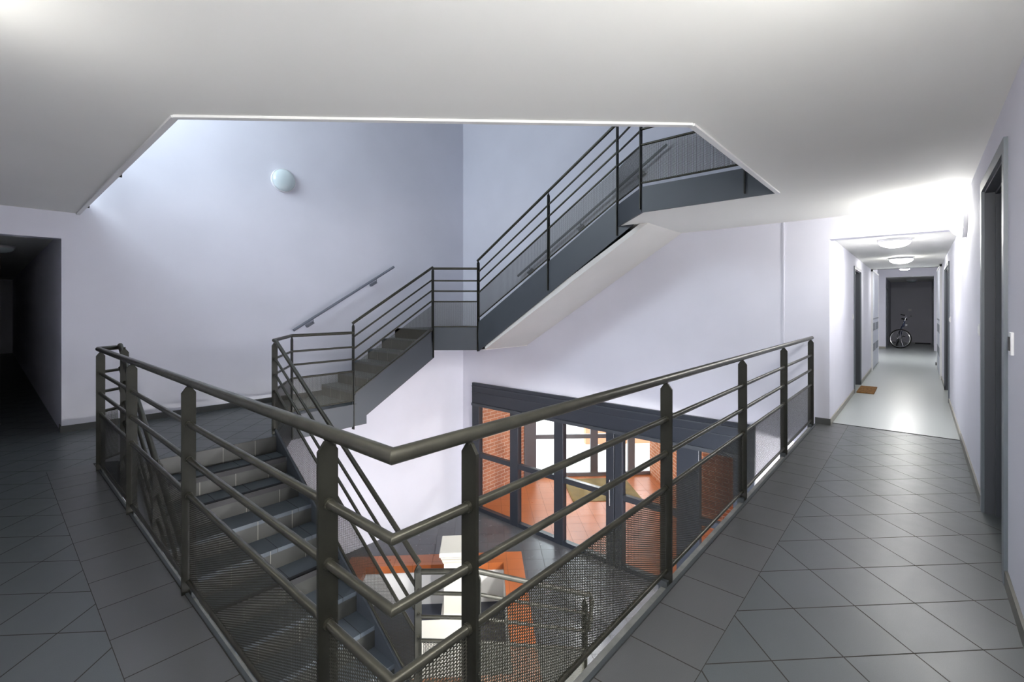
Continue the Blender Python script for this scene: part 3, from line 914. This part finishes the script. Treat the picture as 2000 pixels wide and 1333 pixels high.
# --- entrance porch behind the screen
PZ = -0.28
porch = [(6.66, 0.4), (6.66, 7.2), (8.65, 7.2), (10.85, 5.0), (8.9, 3.05), (8.9, 0.4)]
f = MB(); f.prism(porch, GZ - 0.2, GZ - 0.002)
struct('floor', f, M['tile_o'], 'orange terracotta tiled floor of the entrance porch', 'floor')
c = MB(); c.prism(porch, PZ, PZ + 0.15)
struct('ceiling', c, M['ceiling'], 'white ceiling of the entrance porch', 'ceiling')
def brick_wall(name, p0, p1, label, th_=0.12):
    w_ = MB(); uvbox_wall(w_, p0, p1, GZ - 0.1, PZ + 0.1)
    L = math.hypot(p1[0] - p0[0], p1[1] - p0[1]); nx, ny = (p1[1] - p0[1]) / L * th_, -(p1[0] - p0[0]) / L * th_
    q0, q1 = (p0[0] - nx, p0[1] - ny), (p1[0] - nx, p1[1] - ny)
    for a_, b_ in ((q0, q1), (p0, q0), (p1, q1)): uvbox_wall(w_, a_, b_, GZ - 0.1, PZ + 0.1)
    return struct(name, w_, M['brick'], label, 'wall')
brick_wall('wall_porch_left', (6.785, 7.2), (8.70, 7.2), 'orange brick wall on the left of the entrance porch')
brick_wall('wall_porch_right', (10.85, 5.0), (8.9, 3.05), 'orange brick wall on the right of the entrance porch')
brick_wall('wall_porch_far', (8.9, 3.05), (8.9, 0.4), 'orange brick wall behind the right end of the entrance screen')
brick_wall('wall_porch_end', (8.9, 0.4), (6.785, 0.4), 'brick end wall of the entrance porch')
# outer glazing: plan line a = 11.2, members by their b coordinate
GA = (8.65 + 7.2) / R2
B0, B1 = (8.65 - 7.2) / R2, (10.85 - 5.0) / R2
def b_at(px):
    r = (px - 1000) / 905
    dx, dy = math.cos(THETA) + math.sin(THETA) * r, math.sin(THETA) - math.cos(THETA) * r
    t_ = GA / ((dx + dy) / R2); return (dx - dy) / R2 * t_
og = thing('outer_glazing', 'grey framed outer glazing of the entrance porch, bright daylight behind it', 'glazed screen', (*ab(GA, 2.5), GZ))
def abox(mb, a0, a1, b0, b1, z0, z1, mi=0):
    mb.prism([ab(a0, b0), ab(a0, b1), ab(a1, b1), ab(a1, b0)], z0, z1, mi)
mg_ = mat('outer_frame_paint', (0.11, 0.105, 0.115), 0.4)
mem = [(B0, b_at(1047)), (b_at(1153), b_at(1167)), (b_at(1226), b_at(1239)), (b_at(1270), B1 + 0.02)]
for b0, b1 in mem:
    m = MB(); abox(m, GA - 0.04, GA + 0.05, b0, b1, GZ, PZ); m.build('mullion', mg_, og)
for (b0, b1), tr in (((mem[0][1], mem[1][0]), True), ((mem[1][1], mem[2][0]), True), ((mem[2][1], mem[3][0]), False)):
    for z0_, z1_, nm in ((GZ, GZ + 0.08, 'bottom_rail'), (PZ - 0.08, PZ, 'top_rail'), (-1.80, -1.70, 'cross_rail')):
        if nm == 'cross_rail' and not tr: continue
        m = MB(); abox(m, GA - 0.03, GA + 0.04, b0, b1, z0_, z1_); m.build(nm, mg_, og)
    m = MB(); abox(m, GA, GA + 0.006, b0, b1, GZ + 0.08, PZ - 0.08); m.build('pane', M['glass'], og)
m = MB(); abox(m, 9.70, 10.98, 1.92, 3.43, GZ - 0.002, GZ + 0.012)
tag(m.build('doormat', M['mat_green']), 'large square brown mat on the orange porch floor', 'doormat')
# outside
m = MB(); m.box(8, 40, -12, 40, GZ - 0.35, GZ - 0.25)
struct('ground', m, M['ground_out'], 'pale pavement outside the entrance', 'pavement')
m = MB(); abox(m, 14.6, 14.9, 3.3, 9.0, GZ - 0.3, -1.15)
tag(m.build('garden_wall', mat('salmon_render', (0.62, 0.27, 0.15), 0.9)), 'salmon coloured wall outside beyond the porch glazing', 'wall', kind='structure')
m = MB(); abox(m, 14.0, 14.3, 1.55, 2.6, -1.75, -0.4)
m.build('wall_block', M['brick'])
bpy.data.objects['wall_block'].name = 'trim_6'
tag(bpy.data.objects['trim_6'], 'small piece of outdoor brickwork above the transom', 'brickwork', kind='structure')
m = MB(); abox(m, 14.0, 14.3, 1.2, 1.55, GZ - 0.3, -0.4); abox(m, 14.0, 14.3, 2.6, 3.0, GZ - 0.3, -0.4)
struct('wall_outside', m, M['white'], 'white outdoor piers beyond the porch', 'wall')

# ================================================================== BASIN AND PEDESTAL
bs = thing('basin', 'square sunken basin with orange tile coping in the ground floor', 'basin', (*ab(6.3, -0.74), GZ))
m = MB(); m.prism(bc, GZ - 0.10, GZ + 0.022, holes=[bi[::-1]])
m.build('coping', M['tile_o'], bs)
m = MB(); m.prism(bc, GZ - 0.66, GZ - 0.09, holes=[bi[::-1]]); m.build('basin_wall', M['basin'], bs)
m = MB(); m.prism(bc, GZ - 0.68, GZ - 0.60); m.build('basin_floor', M['basin_floor'], bs)
PF = GZ - 0.60
pd = thing('pedestal', 'white square pedestal with moulded cap standing in the basin', 'pedestal', (*ab(7.085, -0.35), PF))
pa, pb = 7.075, (4.76 - 5.26) / R2
def stack(mb, prof):
    for (w0, z0), (w1, z1_) in zip(prof[:-1], prof[1:]):
        v = [(*ab(pa + i * w0 / 2, pb + j * w0 / 2), z0) for i, j in ((-1, -1), (1, -1), (1, 1), (-1, 1))] + \
            [(*ab(pa + i * w1 / 2, pb + j * w1 / 2), z1_) for i, j in ((-1, -1), (1, -1), (1, 1), (-1, 1))]
        mb.idx(v, [(3, 2, 1, 0), (4, 5, 6, 7), (0, 1, 5, 4), (1, 2, 6, 5), (2, 3, 7, 6), (3, 0, 4, 7)])
m = MB(); stack(m, [(0.41, PF + 0.20), (0.41, -2.36)]); m.build('shaft', M['stone'], pd)
m = MB(); stack(m, [(0.53, PF), (0.53, PF + 0.09), (0.50, PF + 0.10), (0.50, PF + 0.14), (0.43, PF + 0.20)]); m.build('base', M['stone'], pd)
m = MB(); stack(m, [(0.43, -2.37), (0.46, -2.33), (0.46, -2.315), (0.50, -2.28), (0.50, -2.265), (0.54, -2.25), (0.54, -2.20), (0.52, -2.19)]); m.build('cap', M['stone'], pd)
m = MB(); abox(m, 5.17, 6.11, -0.77, -0.22, PF, -2.74); abox(m, 5.17, 6.13, -0.79, -0.20, -2.74, -2.70)
tag(m.build('plinth_block', M['stone']), 'low white block with a slab top in front of the pedestal', 'plinth')

# ================================================================== DOORS
def wall_door(n, x0, x1, yw, sgn, h, label, leafmat, fw=0.05):
    """door in a wall of constant y; sgn is the side the recess goes to"""
    d = thing('door_%d' % n, label, 'door', (x0, yw, 0), kind='structure')
    y_in = yw + sgn * 0.13
    m = MB(); m.box(x0 + 0.03, x1 - 0.03, y_in, y_in + sgn * 0.018, 0.012, h - 0.03)
    m.build('door_leaf', leafmat, d)
    m = MB()
    for a_, b_ in ((x0 - fw, x0 + 0.0), (x1 - 0.0, x1 + fw)): m.box(a_, b_, yw - sgn * 0.016, yw + sgn * 0.002, 0, h + fw)
    m.box(x0, x1, yw - sgn * 0.016, yw + sgn * 0.002, h, h + fw)
    m.build('architrave', M['door_frame'], d)
    m = MB()
    for k, (off, dep) in enumerate(((0.0, 0.05), (0.018, 0.09), (0.034, 0.13))):
        y0_ = yw + sgn * (0.0 if k == 0 else (0.05, 0.09)[k - 1]); y1_ = yw + sgn * dep
        m.box(x0 - 0.001, x0 + 0.012 + off, y0_, y1_, 0, h); m.box(x1 - 0.012 - off, x1 + 0.001, y0_, y1_, 0, h)
        m.box(x0, x1, y0_, y1_, h - 0.012 - off, h + 0.001)
    m.build('jamb', M['door_dark'], d)
    return d, y_in
dd, yi = wall_door(1, DX0, DX1, WR, -1, DH, 'dark grey door in the right wall, nearest the camera', M['door_dark'], 0.07)
m = MB(); m.tube([(DX0 + 0.10, yi, 1.02), (DX0 + 0.10, yi + 0.045, 1.02), (DX0 + 0.21, yi + 0.045, 1.02)], 0.009, 10); m.build('door_handle', M['chrome'], dd)
M['door_mid'] = mat('door_paint_mid', (0.10, 0.115, 0.15), 0.45)
wall_door(2, 9.40, 10.45, 0.80, 1, 2.03, 'grey door in the left wall of the corridor, by the brown mat', M['door_mid'])
wall_door(3, 9.35, 10.75, WR, -1, 2.03, 'grey door in the right wall of the corridor', M['door_mid'])
def closet(n, x0, x1, yw, sgn, label):
    d = thing('door_%d' % n, label, 'door', (x0, yw, 0), kind='structure')
    xm = (x0 + x1) / 2
    for a_, b_ in ((x0, xm - 0.004), (xm + 0.004, x1)):
        m = MB(); m.box(a_, b_, yw, yw - sgn * 0.028, 0.03, 2.20); lf = m.build('door_leaf', M['closet'], d, bevel=0.004)
        m = MB()
        for zc in (0.42, 0.88):
            for k in range(4):
                u0 = a_ + 0.12 + k * (b_ - a_ - 0.24) / 4
                m.box(u0, u0 + (b_ - a_ - 0.24) / 4 - 0.03, yw - sgn * 0.028, yw - sgn * 0.034, zc, zc + 0.17)
        m.box(a_ + 0.05, b_ - 0.05, yw - sgn * 0.028, yw - sgn * 0.033, 1.13, 1.16)
        m.build('vent_grille', M['door_frame'], lf)
    m = MB(); m.box(x0 - 0.05, x0, yw, yw - sgn * 0.035, 0, 2.24); m.box(x1, x1 + 0.05, yw, yw - sgn * 0.035, 0, 2.24); m.box(x0 - 0.05, x1 + 0.05, yw, yw - sgn * 0.035, 2.20, 2.24)
    m.build('architrave', M['white'], d)
closet(4, 13.0, 14.9, 0.80, 1, 'pale utility closet doors with vents on the left of the corridor')
closet(5, 12.3, 14.2, WR, -1, 'pale utility closet doors with vents on the right of the corridor')
wall_door(6, 20.9, 21.9, 0.87, 1, 2.03, 'grey door in the left wall of the unlit end hall', M['door_mid'])
wall_door(7, 20.9, 21.9, -0.38, -1, 2.03, 'grey door in the right wall of the unlit end hall', M['door_mid'])

# ================================================================== SMALL THINGS
def plate(name, label, x, y, z, sgn, w=0.075, h=0.085, slot=False):
    th = thing(name, label, 'switch', (x, y, z))
    m = MB(); m.box(x - w / 2, x + w / 2, y, y + sgn * 0.012, z - h / 2, z + h / 2); m.build('cover', M['plastic'], th, bevel=0.003)
    m = MB(); m.box(x - w * 0.28, x + w * 0.28, y + sgn * 0.012, y + sgn * 0.017, z - h * 0.3, z + h * 0.3)
    o = m.build('rocker', M['black'] if slot else M['plastic'], th)
    if slot: o['label'] = 'dark bell push button'
    return th
plate('door_bell', 'white bell push with a dark button beside the near door', 3.215, WR, 1.228, 1, 0.06, 0.11, True)
plate('light_switch', 'white light switch on the right wall beyond the near door', 4.72, WR, 1.24, 1)
plate('light_switch', 'small white switch on the left wall of the corridor', 9.15, 0.80, 1.25, -1)
plate('light_switch', 'small white switch on the right wall of the corridor', 8.95, WR, 1.23, 1)
th = thing('light_switch', 'tiny white switch on the dark end wall above the bicycle', 'switch', (24.6, 0.28, 1.30))
m = MB(); m.box(24.585, 24.6, 0.23, 0.33, 1.26, 1.34); m.build('cover', M['plastic'], th)
m = MB(); m.box(9.45, 10.25, 0.545, 0.775, 0.0, 0.018)
cm = tag(m.build('doormat', M['coir'], bevel=0.004), 'small brown coir doormat at the grey door in the corridor', 'doormat')
t = NT(M['coir']); t.bump(t.noise(t.coord(), 260, 2, 0.8), 0.9, 0.01)
t.l.new(t.ramp(t.noise(t.coord(), 35, 4), [(0.3, (0.16, 0.07, 0.015)), (0.7, (0.36, 0.18, 0.05))]), t.bsdf.inputs['Base Color'])
t = NT(M['mat_green']); t.l.new(t.ramp(t.noise(t.coord(), 5, 4), [(0.3, (0.10, 0.07, 0.015)), (0.7, (0.19, 0.12, 0.035))]), t.bsdf.inputs['Base Color'])
m = MB(); m.box(23.7, 24.3, -0.33, 0.12, 0.0, 0.015)
tag(m.build('doormat', M['black']), 'dark doormat on the floor at the far right of the end hall', 'doormat')
m = MB(); m.box(15.2, 15.32, -0.40, -0.30, 0.0, 0.07, 0); m.box(15.2, 15.32, -0.40, -0.30, 0.07, 0.12, 1)
tag(m.build('door_stop', [M['black'], M['plastic']]), 'small black and white block on the corridor floor at the right wall', 'door stop')

# ================================================================== BICYCLE
bk = thing('bicycle', 'dark blue bicycle leaning at the far end of the corridor, front wheel turned', 'bicycle', (0, 0, 0))
def bpart(mb, name, m_, parent=None, sharp=40):
    o = mb.build(name, m_, None, sharp=sharp)
    o.parent = parent or bk
    return o
WRAD = 0.335
def wheel(name, c, yaw):
    """wheel disc in the local xz plane turned by yaw about z, centre c"""
    c = Vector(c); u = Vector((math.cos(yaw), math.sin(yaw), 0)); n = Vector((-u.y, u.x, 0)); z = Vector((0, 0, 1))
    def circ(r, off=0, k=36): return [c + n * off + r * (math.cos(2 * PI * i / k) * u + math.sin(2 * PI * i / k) * z) for i in range(k)]
    m = MB(); m.tube(circ(WRAD - 0.02), 0.020, 8, closed=True); w_ = bpart(m, name, M['black'])
    m = MB(); m.tube(circ(WRAD - 0.045), 0.011, 6, closed=True); bpart(m, 'rim', M['chrome'], w_)
    m = MB()
    for i in range(18):
        a = 2 * PI * i / 18; s_ = 1 if i % 2 else -1
        m.tube([c + n * 0.025 * s_ + 0.02 * (math.cos(a + 0.8) * u + math.sin(a + 0.8) * z), c + (WRAD - 0.045) * (math.cos(a) * u + math.sin(a) * z)], 0.0018, 4)
    bpart(m, 'spokes', M['chrome'], w_)
    m = MB(); m.tube([c - n * 0.05, c + n * 0.05], 0.018, 10); bpart(m, 'hub', M['chrome'], w_)
    return u, n
ST = math.radians(62)                       # steering angle
fc = Vector((0.0, 0.0, WRAD)); rcn = Vector((-1.05, 0.0, WRAD))
fu, fn = wheel('front_wheel', fc, ST)
wheel('rear_wheel', rcn, 0.0)
hd0, hd1 = Vector((-0.14, 0, 0.76)), Vector((-0.19, 0, 0.95)); bb = Vector((-0.62, 0, 0.28)); stp = Vector((-0.78, 0, 0.80))
m = MB()
for p, q, r in ((hd0, hd1, 0.02), (hd0, bb, 0.018), (hd1, stp - Vector((0, 0, 0.04)), 0.016), (bb, stp, 0.016)): m.tube([p, q], r, 10)
for s_ in (-1, 1):
    m.tube([bb + Vector((0, s_ * 0.03, 0)), rcn + Vector((0, s_ * 0.06, 0))], 0.009, 8); m.tube([stp + Vector((0, s_ * 0.02, -0.06)), rcn + Vector((0, s_ * 0.06, 0))], 0.008, 8)
bpart(m, 'frame', M['blue'])
m = MB()
for s_ in (-1, 1): m.tube([fc + fn * 0.055 * s_, Vector((-0.06, 0, 0.62)) + fn * 0.05 * s_, hd0], 0.011, 8)
bpart(m, 'fork', M['chrome'])
m = MB(); m.tube([hd1, hd1 + Vector((-0.03, 0, 0.13)), hd1 + fu * 0.07 + Vector((-0.03, 0, 0.15))], 0.013, 10); bpart(m, 'stem', M['chrome'])
hb = hd1 + fu * 0.07 + Vector((-0.03, 0, 0.15))
m = MB(); m.tube([hb + fn * 0.29 - fu * 0.07 + Vector((0, 0, 0.05)), hb + fn * 0.14 + Vector((0, 0, 0.05)), hb + fn * 0.05, hb - fn * 0.05, hb - fn * 0.14 + Vector((0, 0, 0.05)), hb - fn * 0.29 - fu * 0.07 + Vector((0, 0, 0.05))], 0.011, 10)
h_ = bpart(m, 'handlebar', M['chrome'])
for s_ in (-1, 1):
    e0 = hb + fn * 0.19 * s_ - fu * 0.025 + Vector((0, 0, 0.05)); e1 = hb + fn * 0.31 * s_ - fu * 0.078 + Vector((0, 0, 0.05))
    m = MB(); m.tube([e0, e1], 0.019, 10); bpart(m, 'grip', M['black'], h_)
    m = MB(); m.tube([e0 + fu * 0.02 - fn * 0.04 * s_, e0 + fu * 0.06 + Vector((0, 0, -0.02)), e1 + fu * 0.05 + Vector((0, 0, -0.03))], 0.006, 6); bpart(m, 'brake_lever', M['chrome'], h_)
m = MB(); m.lathe([(0.012, -0.035), (0.035, 0.0), (0.038, 0.03)], hd0 + fu * 0.07 + Vector((0, 0, 0.06)), 'Z', 14); bpart(m, 'headlamp', M['plastic'])
m = MB(); m.tube([stp, stp + Vector((-0.05, 0, 0.16))], 0.012, 10); bpart(m, 'seat_post', M['chrome'])
sp = stp + Vector((-0.05, 0, 0.18))
m = MB(); m.idx([sp + Vector(v) for v in ((0.16, -0.018, 0), (0.16, 0.018, 0), (0.0, 0.04, 0), (-0.10, 0.085, 0), (-0.13, 0.0, 0), (-0.10, -0.085, 0), (0.0, -0.04, 0),
     (0.16, -0.012, 0.03), (0.16, 0.012, 0.03), (0.0, 0.03, 0.04), (-0.10, 0.075, 0.055), (-0.13, 0.0, 0.055), (-0.10, -0.075, 0.055), (0.0, -0.03, 0.04))],
     [(6, 5, 4, 3, 2, 1, 0), (7, 8, 9, 10, 11, 12, 13)] + [(i, (i + 1) % 7, (i + 1) % 7 + 7, i + 7) for i in range(7)])
bpart(m, 'saddle', M['black'])
m = MB(); m.lathe([(0.085, -0.004), (0.085, 0.004)], bb + Vector((0, -0.05, 0)), 'Y', 24); bpart(m, 'chainring', M['chrome'])
m = MB(); m.tube([bb + Vector((0, -0.07, 0)), bb + Vector((0.10, -0.07, -0.13))], 0.009, 8); m.tube([bb + Vector((0, 0.07, 0)), bb + Vector((-0.10, 0.07, 0.13))], 0.009, 8); bpart(m, 'crank', M['chrome'])
for s_ in (-1, 1):
    c_ = bb + Vector((-0.10 * s_, 0.11 * s_, 0.13 * s_)); m = MB(); m.box(c_.x - 0.04, c_.x + 0.04, c_.y - 0.04, c_.y + 0.04, c_.z - 0.01, c_.z + 0.01); bpart(m, 'pedal', M['black'])
m = MB(); m.lathe([(0.02, 0), (0.02, 0.008)], Vector((-0.12, 0.0, 0.66)) + fu * 0.03, 'Z', 12); bpart(m, 'reflector', M['red'])
m = MB(); m.tube([Vector((-0.75, 0.05, 0.27)), Vector((-0.70, 0.20, 0.012))], 0.008, 8); bpart(m, 'kickstand', M['chrome'])
bk.location = (20.75, 0.56, 0.0)
bk.rotation_euler = (math.radians(-12), 0, math.radians(183))
